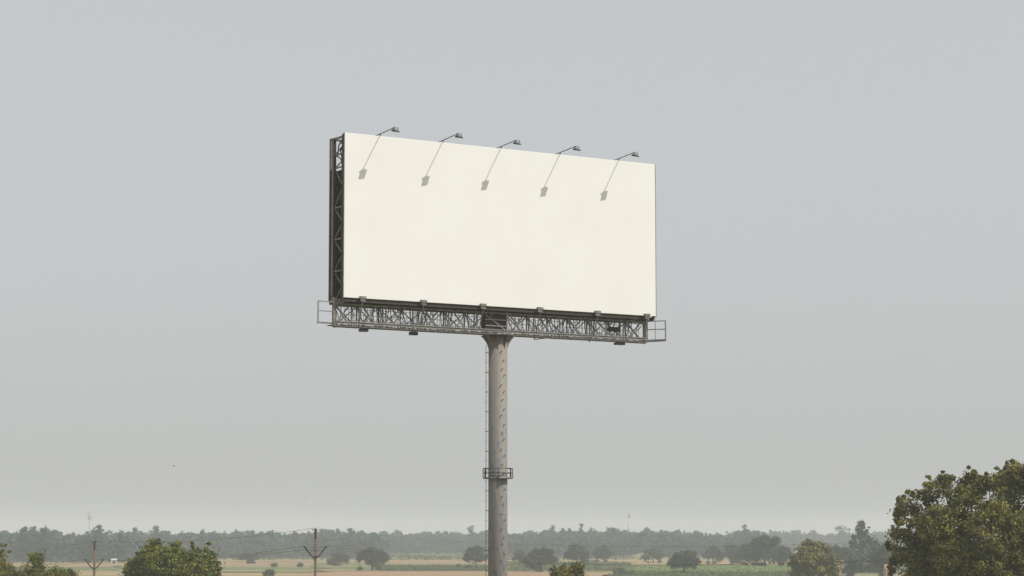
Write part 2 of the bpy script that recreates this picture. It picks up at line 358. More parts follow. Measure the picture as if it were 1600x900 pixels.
# trees standing in and beyond the fields: (x, top row, base row, half width px, shape, name, label)
def field_tree(i, x, top, base, hw, name, label, mt='leaf_mid', D=None, shape='round', dens=1.0, cat='tree', group='trees standing in the fields'):
    D = D or gy(base); k = D / F
    H = EYE + (HZ - top) * k; W = hw * k
    rng = random.Random(100 + i); L = []
    if shape == 'tall':
        for j in range(16):
            t = (j / 15) ** .9; wr = W * (.95 - .72 * t) * rng.uniform(.7, 1.15)
            sd_ = rng.choice((-1, 1)) * W * (.45 - .38 * t) * rng.uniform(.2, 1)
            q = wr * rng.uniform(.45, .65)
            L.append((sd_, rng.uniform(-.3,.3)*W, H * (.10 + .84 * t), q, q, q * rng.uniform(.6, .9)))
    else:
        # uneven heap of lobes that comes down almost to the ground on one side
        n_ = rng.randint(9, 13); low = rng.choice((-1, 1))
        for j in range(n_):
            u = rng.uniform(-.72, .72); topz = H * (1 - .55 * abs(u) ** 1.8 * rng.uniform(.6, 1.3))
            rz_ = H * rng.uniform(.13, .22); lowz = H * (.16 if u * low > 0 else .30)
            z_ = max(rz_ * .8, rng.uniform(lowz, max(lowz + .1, topz - rz_)))
            L.append((u * W, rng.uniform(-.6,.6) * W, z_, W*rng.uniform(.22,.38), W*rng.uniform(.25,.4), rz_))
        for u in (-.35, .05, .4):
            rz_ = H * .15; L.append((u*W + rng.uniform(-.1,.1)*W, rng.uniform(-.2,.2)*W, H*(.985 - .2*abs(u)) - rz_*rng.uniform(1.0,1.3), W*.30, W*.34, rz_))
        L.append((0, 0, H*.48, W*.60, W*.60, H*.27))
        for _ in range(2): L.append((rng.uniform(-.7,.7)*W, rng.uniform(-.4,.2)*W, H*.07, W*rng.uniform(.16,.3), W*.25, H*.09))
        for u in (-.74, .74): L.append((u*W, 0, H*rng.uniform(.38,.5), W*.24, W*.3, H*.13))
    p = Vector(((x - 800) / F * D, D, 0))
    leaf = max(.22, 1.5 * k); rc = max(.40, 2.6 * k)
    n = int(dens * (H * W * 2) / (rc * rc) * 2.6) + 14
    return tree(name, p, L, n, rc, 36, leaf, M[mt], label, cat=cat, group=group, trunk_h=H*.35, trunk_r=max(.12, W*.05), seed=200 + i, nlimb=4, shell=.4)

FT = [
 (583,853,891.5,28,'field_tree','round dark tree with visible trunk between the brown utility pole and the billboard column','round'),
 (530,861,884.5,19,'field_tree','dull grey-green tree just right of the brown utility pole, behind the round dark tree','round'),
 (744,850,890,22,'field_tree','dark round tree partly hidden by the left side of the billboard column','round'),
 (392,863,881,17,'field_tree','small dark scrubby tree in the tan field left of the brown utility pole','bush'),
 (845,853,894,28,'field_tree','dark spreading tree first to the right of the billboard column','round'),
 (900,846,886,22,'field_tree','hazy green tree directly behind the small olive treetop','round'),
 (943,851,879.5,18,'field_tree','hazy tree at the field edge between the small olive treetop and the thin mast','round'),
 (812,858,884,13,'field_tree','pale hazy tree touching the right side of the billboard column','round'),
 (1019,856,880,19,'field_tree','small hazy round tree just right of the thin mast','round'),
 (1067,856,899,27,'field_tree','dark tree narrowing to its foot in the middle of the bright green field','round'),
 (1112,851,882,17,'field_tree','hazy tree behind the pink plot, right of the dark tree in the green field','round'),
 (1141,848,882,17,'field_tree','hazy grey-green tree left of the broad tree group beyond the green field','round'),
 (1166,845,885,20,'field_tree','hazy tree leaning into the left side of the broad tree beyond the green field','round'),
 (1192,832,888,36,'field_tree','broadest and tallest hazy tree behind the bright green field','round'),
 (1222,850,888,17,'field_tree','lower hazy tree against the right side of the broad tree behind the green field','round'),
 (1303,850,893,26,'field_tree','brownish hazy tree behind the olive tree with a forked top at lower right','round'),
 (1383,843,905,26,'field_tree','hazy tree between the pointed-top tree and the large corner tree','round'),
 (1330,872,905,18,'field_tree','low dark hazy tree at the foot of the pointed-top tree','bush'),
 (423,889,903,9,'field_bush','small dark bush on the bottom edge, left of the brown utility pole','bush'),
 (430,880,886.5,6,'field_bush','left of two tiny dark bushes in the striped fields left of the brown utility pole','bush'),
 (471,880,886.5,5,'field_bush','right of two tiny dark bushes in the striped fields, closest to the brown utility pole','bush'),
 (717,881,888,4,'field_bush','tiny dark bush in the green crop just left of the billboard column','bush'),
 (966,886,900,10,'field_bush','pale green shrub at the bottom, right of the small olive treetop','bush'),
 (984,890,902,10,'field_bush','low pale shrub beside the bright green field, under the thin mast','bush'),
]
for i, (x, t_, b_, hw, nm, lab, shp) in enumerate(FT):
    field_tree(i, x, t_, b_, hw, nm, lab, shape=shp, mt='hedge' if x in (966, 984) else 'leaf_mid', cat='tree' if nm == 'field_tree' else 'bush',
               group='trees standing in the fields' if nm == 'field_tree' else 'bushes in the fields')
# tall tree with a small leader
loc, L = px_lobes(560, 1345, [(1346,821,5,0),(1343,829,6,0),(1351,831,6,0),(1347,838,9,0),(1336,846,8,1),(1356,846,10,0),(1365,852,9,0),(1332,856,11,0),(1347,856,14,0),(1322,862,10,-1),(1368,866,13,1),
 (1340,872,18,-2),(1358,878,18,-1),(1325,878,14,0),(1375,884,14,0),(1315,884,9,0),(1345,892,24,-1),(1368,896,18,0),(1325,895,16,0)])
tree('field_tree', loc, L, 420, .8, 34, .42, M['leaf_mid'], 'tall hazy tree with a pointed top left of the large corner tree', group='trees standing in the fields', trunk_h=6, trunk_r=.25, seed=43, shell=.35,
     extra=[(at(x,y,560).x-loc.x, 0, at(x,y,560).z, .5) for (x,y) in [(1346,816),(1343,820),(1350,823),(1340,826),(1354,829),(1338,838),(1330,847),(1360,842),(1369,848),(1318,858)]])
# nearer, olive, forked top
loc, L = px_lobes(330, 1268, [(1262,868,20,0),(1285,868,18,.5),(1250,880,18,0),(1270,885,30,-1),(1295,885,20,0),(1255,900,24,0),(1290,905,26,0),(1272,858,12,0),(1265,920,34,0)])
tree('olive_tree', loc, L, 360, .55, 55, .30, M['leaf_olive'], 'olive green bushy tree with a forked top, in front of the hazy trees at right', trunk_h=2.5, trunk_r=.2, seed=41,
     extra=[(at(x,y,330).x-loc.x, 0, at(x,y,330).z, .35) for (x,y) in [(1262,844),(1264,850),(1268,853),(1276,852),(1252,862),(1240,873),(1290,856)]])

# far wood: one mass of crowns
SKY = [(-200,828),(0,826),(30,826),(42,824),(75,824),(95,829),(115,834),(140,831),(155,826),(175,830),(205,829),(232,832),(250,826),(275,829),(300,829),(330,829),(350,829),(385,827),(420,827),(450,830),(500,828),(520,826),(550,828),(575,830),(610,831),(650,831),(690,829),(720,832),(760,826),(800,832),(830,828),(850,826),(870,822),(888,825),(930,826),(955,823),(975,828),(1000,826),(1040,826),(1060,828),(1100,830),(1125,832),(1150,828),(1200,828),(1240,828),(1280,831),(1330,829),(1400,829),(1600,828),(1800,828)]
def skyline(x): return float(np.interp(x, [a for a, b in SKY], [b for a, b in SKY]))
def wood(name, D0, rows, dD, x0, x1, step, drop, seed, label):
    rng = np.random.default_rng(seed); C = []; Rd = []; Tn = []
    for r in range(rows):
        D = D0 + r * dD; x = x0
        while x < x1:
            DD = D + rng.uniform(-.4, .4) * dD; k = DD / F
            big = rng.uniform() ** 1.5; st = step * rng.uniform(.5, 1.5)
            H = EYE + (HZ - skyline(x) - drop + 1.0 - (rng.uniform(0, 5) if rng.uniform() < .6 else rng.uniform(-1.5, 1.5)) - (0 if r == rows - 1 else 1.5 * (rows - 1 - r))) * k
            W = st * k * rng.uniform(.6, .95); bx = (x - 800) * k; tone = rng.uniform(0, 1)
            kind = rng.integers(0, 4); n = 30
            d = rng.normal(size=(n, 3)); d /= np.linalg.norm(d, axis=1)[:, None]
            rr = rng.uniform(.6, 1.0, n)[:, None]; d = d * rr
            d[:, 2] = np.abs(d[:, 2]) ** .8 * np.where(rng.uniform(size=n) < .75, 1, -1)
            if kind == 0: zc, zr, wx = H * .55, H * .40, 1.1
            elif kind == 1: zc, zr, wx = H * .66, H * .33, .8
            elif kind == 2: zc, zr, wx = H * .50, H * .44, .8
            else: zc, zr, wx = H * .48, H * .42, 1.3
            C.append(np.column_stack([bx + d[:,0]*W*wx, DD + d[:,1]*W, np.clip(zc + d[:,2]*zr, .6, None)]))
            Rd.append(rng.uniform(.5, 1.25, n)); Tn.append(np.full(n, tone))
            C.append(np.column_stack([bx + rng.uniform(-1,1,20)*W*1.3, DD + rng.uniform(-1,1,20)*W, rng.uniform(.05, .72, 20) * H])); Rd.append(rng.uniform(.9, 1.6, 20)); Tn.append(np.full(20, tone*.7))
            x += st * .9
    C = np.vstack(C); Rd = np.concatenate(Rd); Tn = np.concatenate(Tn)
    V, Fc, T = leaves(rng, C, Rd, 20, .9, .85, .7, elong=.25)
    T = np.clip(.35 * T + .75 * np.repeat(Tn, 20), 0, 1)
    V[:, 2] = np.maximum(V[:, 2], .02)
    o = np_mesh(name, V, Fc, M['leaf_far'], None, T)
    tag(o, label, 'wood', kind='stuff')
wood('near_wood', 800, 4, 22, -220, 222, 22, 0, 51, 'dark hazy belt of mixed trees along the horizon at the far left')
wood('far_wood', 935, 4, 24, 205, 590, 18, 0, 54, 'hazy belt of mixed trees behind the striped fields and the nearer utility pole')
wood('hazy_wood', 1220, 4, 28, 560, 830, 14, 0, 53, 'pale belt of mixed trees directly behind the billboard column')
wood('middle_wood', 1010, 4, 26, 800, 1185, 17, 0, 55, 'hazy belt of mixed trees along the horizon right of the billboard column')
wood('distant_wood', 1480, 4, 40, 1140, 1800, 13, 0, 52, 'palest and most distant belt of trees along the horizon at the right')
# single trees that stand above the belt
def emergent(i, x, top, hw, D, label, kind='round', mt='leaf_far'):
    k = D / F; H = EYE + (HZ - top) * k; W = hw * k; L = []
    rr = random.Random(i)
    if kind == 'umbrella':
        for j in range(5): L.append(((j-2)/2*W*.75, 0, H - W*.22 - abs(j-2)*W*.16, W*.38, W*.4, W*.26))
    else:
        for j in range(9):
            t = j / 8; q = W * (.28 + .62 * t) * rr.uniform(.7, 1.1)
            L.append((rr.uniform(-1,1)*W*(.25+.8*t), rr.uniform(-.5,.5)*W, H - q*.6 - t*H*.45, q*.8, q*.8, q*.6))
    L.append((0, 0, H*.4, W*1.0, W*.9, H*.28)); L.append((0, 0, H*.70, W*.62, W*.6, H*.16)); L.append((0, 0, H - W*.5, W*.4, W*.4, W*.4))
    tree('emergent_tree', ((x-800)*k, D, 0), L, 150, .6, 22, .6, M[mt], label, group='trees rising above the far wood', trunk_h=H*.7, trunk_r=.2, seed=300+i, nlimb=4)
EM = [(42,824,9,'bulky crown above the far wood near the left edge'),(72,823,10,'broad bumpy crown above the far wood between left edge and left mast'),(157,822,5,'narrow square-topped crown just right of the left mast'),
 (214,824,9,'thin see-through crown above the far wood, left of the dome-shaped tree peak'),(247,822,7,'two-lobed slim crown right behind the peak of the dome-shaped tree'),(318,828,8,'rounded crown above the far wood right of the dome-shaped tree'),
 (549,825,7,'loose crown above the far wood right of the brown utility pole'),(566,829,6,'small uneven crown next to the loose crown right of the brown utility pole'),(736,822,9,'flat-topped crown just left of the billboard column'),
 (864,822,10,'big rounded crown above the wood right of the billboard column'),(908,819,4,'slender spiky crown above the wood, above the small olive treetop'),(956,824,11,'wide rounded crown left of the thin mast'),
 (1162,821,5,'small-headed crown above the broad tree behind the green field')]
for i, (x, t_, hw, lab) in enumerate(EM):
    emergent(i, x, t_, hw, 790 if x < 200 else (950 if x < 600 else (1235 if x < 800 else 1030)), lab)
emergent(40, 1312, 821, 12, 1450, 'umbrella-shaped crown above the wood left of the pointed-top tree', 'umbrella')
emergent(41, 1270, 829, 6, 1450, 'small crown above the wood over the forked-top olive tree')

# crops that stand up from the ground, and the rough hedge rows
def crop(name, x0, x1, ya, yb, h, n, size, mt, label, cat, seed):
    rng = np.random.default_rng(seed)
    D0, D1 = gy(yb), gy(ya); D = rng.uniform(D0, D1, n); x = rng.uniform(x0, x1, n) + 14 * np.sin(D * .05 + seed) * rng.uniform(0, 1, n)
    C = np.column_stack([(x - 800) / F * D, D, rng.uniform(.3, 1, n) * h * .7])
    V, Fc, T = leaves(rng, C, np.full(n, h * .45), 9, size, .7, .6, up=1.6, rough=.35)
    V[:, 2] = np.maximum(V[:, 2], .1)
    tag(np_mesh(name, V, Fc, M[mt], None, T), label, cat, kind='stuff')
crop('green_crop', 975, 1252, 886.5, 896, .7, 7000, .5, 'crop', 'bright green crop standing in the field on the right', 'crop', 61)
crop('weeds', 960, 1300, 896.6, 912, .9, 3000, .5, 'hedge', 'rough dull green weeds along the front of the bright green field', 'weeds', 62)
crop('low_crop', 596, 762, 884, 892, .45, 2200, .5, 'hedge', 'dull green crop strip left of the billboard column', 'crop', 63)
crop('scrub', 796, 985, 881, 892.5, .9, 2200, .55, 'hedge', 'rough green scrub in the fields right of the billboard column', 'scrub', 64)
crop('field_margin', 180, 1000, 869, 876, 1.0, 1500, .8, 'hedge', 'scrubby field margin at the foot of the far wood', 'scrub', 65)

# ------------------------------------------------------------------ billboard
def solve(xt, yt, xb, yb, H=6.0):
    a, b = at(xt, yt, 1), at(xb, yb, 1)
    Y = H / (a.z - b.z); return at(xt, yt, Y), at(xb, yb, Y)
Lt, Lb = solve(537.5, 208.3, 537.0, 466.0); Rt, Rb = solve(1023.7, 255.5, 1025, 493.0)
ZB = (Lb.z + Rb.z) / 2; ZT = ZB + 6.0
dv = Vector((Rb.x - Lb.x, Rb.y - Lb.y, 0)); W_ = dv.length; dv.normalize(); nb = Vector((-dv.y, dv.x, 0))  # nb points away from the viewer
ang = math.atan2(dv.y, dv.x)
# local x: along the panel from its left edge; local y: backwards; z: height.  Root sits at the column's foot.
CB = .56
def ray_local(px, py):
    d = at(px, py, 1) - Vector((0,0,EYE)); o = Vector((0,0,EYE)) - Vector((Lb.x, Lb.y, 0))
    return Vector((o.dot(dv), o.dot(nb), EYE)), Vector((d.dot(dv), d.dot(nb), d.z))
def on(px, py, y):
    o, d = ray_local(px, py); t = (y - o.y) / d.y; p = o + d * t; return p.x, p.z
XC = on(778, 600, CB)[0]
foot = Vector((Lb.x, Lb.y, 0)) + dv * XC + nb * CB
bb = empty('billboard', foot, ang, label='tall blank white billboard on a single grey steel column with lamps along its top', cat='billboard')
def off(v): return Vector((v[0] - XC, v[1] - CB, v[2]))
class LB(MB):                                       # builder in panel coordinates
    def bar(s, a, b, *k, **q): MB.bar(s, off(a), off(b), *k, **q)
    def box(s, a, b): MB.box(s, off(a), off(b))
    def tube(s, pts, r, n=8, cap=True): MB.tube(s, [off(p) for p in pts], r, n, cap)
rnd = random.Random(7)
p = LB(); p.box((0, 0, ZB), (W_, .05, ZT))
pan = p.build('panel', M['vinyl'], bb)
bm_ = pan.modifiers.new('bevel', 'BEVEL'); bm_.width = .012; bm_.segments = 2
# thin metal edge that holds the skin
e = LB(); e.bar((-.012,.04,ZB-.02),(-.012,.04,ZT),.02,.09); e.bar((W_+.012,.04,ZB-.02),(W_+.012,.04,ZT),.02,.09)
e.bar((0,.075,ZT-.04),(W_,.075,ZT-.04),.045,.05)
e.build('edge_trim', M['grey_steel'], bb)
# back sheet and framework
zs = on(516, 266, .95)[1]
b_ = LB(); b_.box((-.07, .955, ZB - .12), (W_ + .1, .985, zs)); b_.build('back_sheet', M['sheet'], bb)
zt_b = on(516, 217, .92)[1]
def end_frame(x, sgn):
    f_ = LB()
    f_.bar((x,.10,ZB-.1),(x,.10,ZT-.05),.07); f_.bar((x,.78,ZB-.1),(x,.78,zt_b),.12,.09); f_.bar((x,.93,ZB-.1),(x,.93,zt_b),.05)
    f_.bar((x-sgn*.045,1.0,ZB-.1),(x-sgn*.045,1.0,zt_b),.045)
    f_.bar((x,.10,zt_b-.02),(x,.95,zt_b-.02),.07)
    rows = [zt_b, zt_b-.62, zs+.05] + [zs - .25 - 1.16*(k+1) for k in range(4)] + [ZB-.05]
    for k, z in enumerate(rows):
        f_.bar((x+.02,.10,z),(x+.02,.93,z),.065,.05)
    for k in range(len(rows)-1):
        zz = rows[k]; z2 = rows[k+1]
        f_.bar((x+.03,.78,zz),(x+.03,.15,(zz+z2)/2),.035); f_.bar((x+.03,.15,(zz+z2)/2),(x+.03,.78,z2),.035)
    o_ = f_.build('end_frame', M['grey_steel'], bb)
    p_ = LB(); p_.bar((x-.004,.775,ZB-.12),(x-.004,.775,zt_b+.005),.10,.12); p_.bar((x-.004,.10,ZB-.12),(x-.004,.10,ZT-.06),.08,.085)
    p_.build('end_post', M['dark_steel'], o_); return o_
end_frame(0, 1); end_frame(W_ - .05, -1)
# inner ribs every 1.4 m, seen through the open top of the left end and from behind
fr = LB()
n = 10
for k in range(1, n):
    x = W_ * k / n
    fr.bar((x,.12,ZB-.1),(x,.12,ZT-.1),.07); fr.bar((x,.90,ZB-.1),(x,.90,zt_b),.07)
    fr.bar((x,.12,zt_b-.02),(x,.90,zt_b-.02),.06)
    for q in range(5):
        z = ZB + q * 1.16; fr.bar((x,.12,z),(x,.90,z+.58),.045); fr.bar((x,.90,z+.58),(x,.12,z+1.16),.045)
for z in (ZB+.1, ZB+1.5, ZB+3.0, ZB+4.4, ZT-.25): fr.bar((0,.17,z),(W_,.17,z),.06)
for z in (ZB+.1, ZB+2.3, zs-.1, zt_b-.03): fr.bar((-.1,.90,z),(W_,.90,z),.06)
fr.build('inner_frame', M['dark_steel'], bb)
# odd brackets and pulleys gathered near the left end
jk = LB()
for k in range(7):
    z = zs - .05 - k * .085; jk.bar((.10+.03*k, .2, z), (.16, .85, z + rnd.uniform(-.05,.05)), .05)
jk.tube([(.1,.3,zs+.05),(.1,.45,zs+.35),(.1,.7,zs+.5),(.1,.62,zs+.9),(.1,.25,zs+1.1)], .025)
jk.tube([(.1,.2,zt_b-.1),(.1,.5,zt_b-.5),(.1,.35,zt_b-.8)], .025)
jk.build('pulley_gear', M['dark_steel'], bb)
# bottom beam under the box
bt = LB(); bt.box((-.02,.06,ZB-.14),(W_-.75,.22,ZB-.022)); bt.box((-.07,.80,ZB-.20),(W_-.75,.95,ZB-.125))
for k in range(24):
    x = .3 + k * (W_ - 1.3) / 23; bt.bar((x,.22,ZB-.1),(x,.80,ZB-.19),.09,.07)
bt.bar((W_-.75,.14,ZB-.06),(W_+.02,.14,ZB-.06),.05)
bt.build('bottom_beam', M['dark_steel'], bb)

# catwalk truss
YF, YB = .35, .90
xlf, zl0 = on(521.5, 511, YF); xrf, zr0 = on(1009.5, 529, YF)
xlb = on(521.5, 511, YB)[0] + .02; xrb = on(1007, 529, YB)[0]
Z0 = (zl0 + zr0) / 2; Z1 = ZB - .21
tr = LB()
tr.bar((xlf,YF,Z0+.07),(xrf,YF,Z0+.07),.08,.07); tr.bar((xlf,YF+.04,Z0-.03),(xrf,YF+.04,Z0-.03),.10,.06); tr.bar((xlf,YF,Z1),(xrf,YF,Z1),.07,.07)
tr.bar((xlb,YB,Z0),(xrb,YB,Z0),.10,.10); tr.bar((xlb,YB,Z1),(xrb,YB,Z1),.07,.07)
for (x0, y0) in ((xlf,YF),(xrf,YF),(xlb,YB),(xrb,YB)): tr.bar((x0,y0,Z0-.06),(x0,y0,Z1+.22),.10,.10)
cent = [535, 577, 622, 674, 719, 807, 852, 898, 945, 990]
for i, c in enumerate(cent):
    hwid = 11 if i not in (8,) else 15
    xa = on(c-hwid, 500, YF)[0]; xb = on(c+hwid, 500, YF)[0]
    tr.bar((xa,YF-.02,Z0),(xb,YF-.02,Z1),.045); tr.bar((xa,YF+.02,Z1),(xb,YF+.02,Z0),.045)
for px in [549,561,598,603,645,652,696,701,741,745,826,834,874,879,921,924,969,974]:
    x = on(px, 500, YF)[0]; tr.bar((x,YF,Z0),(x,YF,Z1),.04)
nbk = 15
for k in range(nbk):
    xa = xlb + (xrb-xlb)*k/nbk; xb = xlb + (xrb-xlb)*(k+1)/nbk
    tr.bar((xa,YB,Z0),(xb,YB,Z1),.03); tr.bar((xa,YB+.03,Z1),(xb,YB+.03,Z0),.03)
    tr.bar((xa,YB,Z0),(xa,YB,Z1),.035)
    tr.bar((xa,YF,Z0),(xb,YB,Z0),.035); tr.bar((xa,YF,Z1),(xa,YB,Z1),.035)
    tr.bar((xa,YF,Z0+.02),(xa,YB,Z1-.02),.025)
truss = tr.build('catwalk', M['rust_steel'], bb)
dk = LB(); dk.box((xlf,YF+.06,Z0-.03),(xrf,YB-.06,Z0)); 
dk.build('deck', M['dark_steel'], truss)
gl = LB(); gl.bar((xlf+.05,YF-.06,Z0+.12),(xrf-.05,YF-.06,Z0+.12),.02,.03); gl.bar((xlf+.05,YF-.055,Z0+.045),(xrf-.05,YF-.055,Z0+.045),.012,.03)
gl.build('kick_rail', M['rail_steel'], truss)
# mesh infill of thin rods and hanging cable loops inside the truss
ms = LB()
for k in range(120):
    x = xlf + .2 + k * (xrf - xlf - .4) / 119
    if on(757,500,.6)[0] < x < on(793,500,.6)[0]: continue
    ms.bar((x,.62,Z0+.02),(x+rnd.uniform(-.12,.12),.62,Z1-.02),.014)
for z in (.2,.4,.6): ms.bar((xlf+.6,.62,Z0+z),(xrf-.6,.62,Z0+z),.018)
for k in range(60):
    x = xlf + .5 + rnd.random()*(xrf-xlf-1.2); s_ = rnd.choice((-1,1))
    ms.bar((x,.60,Z0+.02),(x+s_*rnd.uniform(.2,.5),.60,Z1-.02),.012)
ms.build('mesh_infill', M['grey_steel'], truss)
cb = LB()
for c, wd in [(598,10),(648,7),(697,9),(738,8),(874,8),(921,8),(885,6),(960,9),(975,8),(660,6),(590,8)]:
    xa = on(c-wd,500,.5)[0]; xb = on(c+wd,500,.5)[0]; q = [(xa,.5,Z1)]
    for j in range(1, 8):
        t = j/8; q.append((xa+(xb-xa)*(t**1.3), .5, Z1-(Z1-Z0)*.95*math.sin(math.pi*t)**.5))
    q.append((xb,.5,Z1)); cb.tube(q, .018, 6)
cb.build('hanging_cable', M['dark_steel'], truss)
# dark tackle box in the right part of the catwalk
xk = on(958,505,.6)[0]; tb = LB(); tb.box((xk-.25,.5,Z0+.33),(xk+.22,.7,Z0+.50)); tb.bar((xk,.6,Z0+.5),(xk+.1,.6,Z1),.03)
tb.build('junction_box', M['black'], truss)
# end railings
rl = LB(); xo = on(497, 500, YF)[0]
for z in (Z1+.06, Z0+.46, Z0+.05): rl.bar((xo,YF,z),(xlf,YF,z),.035)
rl.bar((xo,YF,Z0),(xo,YF,Z1+.08),.04); rl.box((xo,YF+.02,Z0+.02),(xlf,YF+.12,Z0+.045))
rl.build('end_railing', M['rail_steel'], truss)
rl = LB(); y2 = YF - .62; x2, zz = on(1040, 526, y2)
xr_, _ = xrf, 0
for z in (Z1+.03, Z0+.45, Z0+.04): rl.bar((xrf,YF,z),(x2,y2,z),.035)
rl.bar((x2,y2,Z0),(x2,y2,Z1+.05),.04); rl.bar((xrf,YF+.35,Z0),(x2,y2,Z0),.05)
rl.bar((xrf+.3,YF-.2,Z0),(xrf+.3,YF-.2,Z1+.03),.02)
rl.build('end_railing', M['rail_steel'], truss)

# central head box over the column
ch = LB(); xa = on(758, 500, .42)[0]; xb = on(790, 500, .42)[0]
ch.box((xa,.42,Z0+.05),(xb,.72,ZB-.03)); cbx = ch.build('head_box', M['dark_steel'], bb)
hb = LB(); xp = on(792, 500, .33)[0]
hb.bar((xp,.33,Z0),(xp,.33,ZB-.04),.055)
for z in (.27,.50): hb.bar((xa,.40,Z0+z),(xp,.34,Z0+z),.035)
hb.bar((xa,.39,Z1-.08),(xp,.36,Z0+.1),.035); hb.bar((xa+.22,.385,Z1-.15),(xa+.36,.385,Z1+.08),.03)
hb.build('head_brace', M['rail_steel'], cbx)

# column
RC = 15 / F * foot.y
col = MB(); ZC = Z0 - .08
col.tube([(0,0,-.3),(0,0,ZC*.5),(0,0,ZC)], [RC*1.02, RC, RC*.98], 48)
column = col.build('column', M['column'], bb)
for z in (4.45, 10.3):
    wl = MB(); wl.tube([(0,0,z-.02),(0,0,z+.02)], RC*1.012, 48); wl.build('weld_seam', M['column'], column)
cp = MB(); cp.tube([(0,0,ZC),(0,0,ZC+.05)], RC*1.62, 40); cp.build('cap_plate', M['rust_steel'], column)
cam_dir = math.atan2(-foot.y, -foot.x) - ang        # direction towards the viewer in local frame
HG = .62
for k in range(8):
    a = cam_dir + R(90) + k * R(45) if False else cam_dir + R(90) + k * R(45)
    o2 = []
    er = Vector((math.cos(a), math.sin(a), 0)); et = Vector((-er.y, er.x, 0)) * .015
    for j in range(9):
        t = j / 8; o2.append(er * (RC*.97 + RC*.85*(t**2.2)) + Vector((0,0,ZC - HG + HG*t)))
    o2.append(er*RC*.9 + Vector((0,0,ZC))); o2.append(er*RC*.9 + Vector((0,0,ZC-HG)))
    gs = MB(); gs.prism(o2, -et, et); gs.build('gusset', M['rust_steel'], column)
ft_ = MB(); ft_.box((-1.3,-1.3,-.3),(1.3,1.3,.35)); ft_.build('footing', M['tan_wall'], column)
# caged ring platform
zpl = at(778, 747, foot.y).z; rp = 23 / F * foot.y
pf = MB(); pf.tube([(0,0,zpl-.03),(0,0,zpl+.03)], rp, 12)
plat = pf.build('ring_platform', M['grey_steel'], column)
for k in range(6):
    a = k * R(60); sp = MB(); sp.bar((math.cos(a)*RC*.98, math.sin(a)*RC*.98, zpl-.28),(math.cos(a)*rp*.92, math.sin(a)*rp*.92, zpl-.03),.035); sp.build('strut', M['grey_steel'], plat) if False else None
rr_ = MB(); ring = [(math.cos(R(30*k))*rp, math.sin(R(30*k))*rp, 0) for k in range(13)]
for z in (.36, .19): rr_.tube([(x, y, zpl+z) for x, y, _ in ring], .014, 6, False)
for k in range(0, 12, 2): rr_.tube([(ring[k][0], ring[k][1], zpl), (ring[k][0], ring[k][1], zpl+.36)], .016, 6)
rr_.tube([(math.cos(cam_dir+s*R(88))*rp, math.sin(cam_dir+s*R(88))*rp, zpl+q) for s in (1,) for q in (0,.36)], .018, 6)
rr_.tube([(math.cos(cam_dir-R(88))*rp, math.sin(cam_dir-R(88))*rp, zpl+q) for q in (0,.36)], .018, 6)
rr_.build('platform_railing', M['dark_steel'], plat)
# ladder on the left of the column (seen edge on)
a = cam_dir - R(90); er = Vector((math.cos(a), math.sin(a), 0)); et = Vector((-er.y, er.x, 0))
if (Matrix.Rotation(ang, 3, 'Z') @ er).x > 0: a += math.pi; er = -er; et = -et
ld = MB(); rd = RC + .085
for s in (-.16, .16): ld.bar(er*rd + et*s + Vector((0,0,1.5)), er*rd + et*s + Vector((0,0,ZC-.35)), .012)
z = 1.6
while z < ZC - .4:
    ld.bar(er*rd + et*-.16 + Vector((0,0,z)), er*rd + et*.16 + Vector((0,0,z)), .036); z += .37
    if int(z/.37) % 2 == 0:
        ld.bar(er*RC*.98 + Vector((0,0,z)), er*(rd+.02) + Vector((0,0,z)), .02)
ld.build('ladder', M['dark_steel'], column)
# step pegs on the sunlit side
tgt = cam_dir + R(31)
v_ = Matrix.Rotation(ang, 3, 'Z') @ Vector((math.cos(tgt), math.sin(tgt), 0))
if v_.x < 0: tgt = cam_dir - R(31)
pm = MB(); pm.bar((0,0,0),(.055,0,0),.024); pm.bar((.05,0,0),(.05,0,.035),.016)
peg = None; z = 1.7; k = 0
while z < ZC - .3:
    a = tgt + R(7) * (1 if k % 2 else -1) + R(4) * math.sin(k * 1.7)
    if peg is None: peg = pm.build('step_peg', M['dark_steel'], column); o = peg
    else: o = peg.copy(); COL.objects.link(o); o.parent = column
    o.location = (math.cos(a)*RC*.985, math.sin(a)*RC*.985, z); o.rotation_euler = (0,0,a)
    z += .30 * (1 + .25 * math.sin(k * 2.4)); k += 1

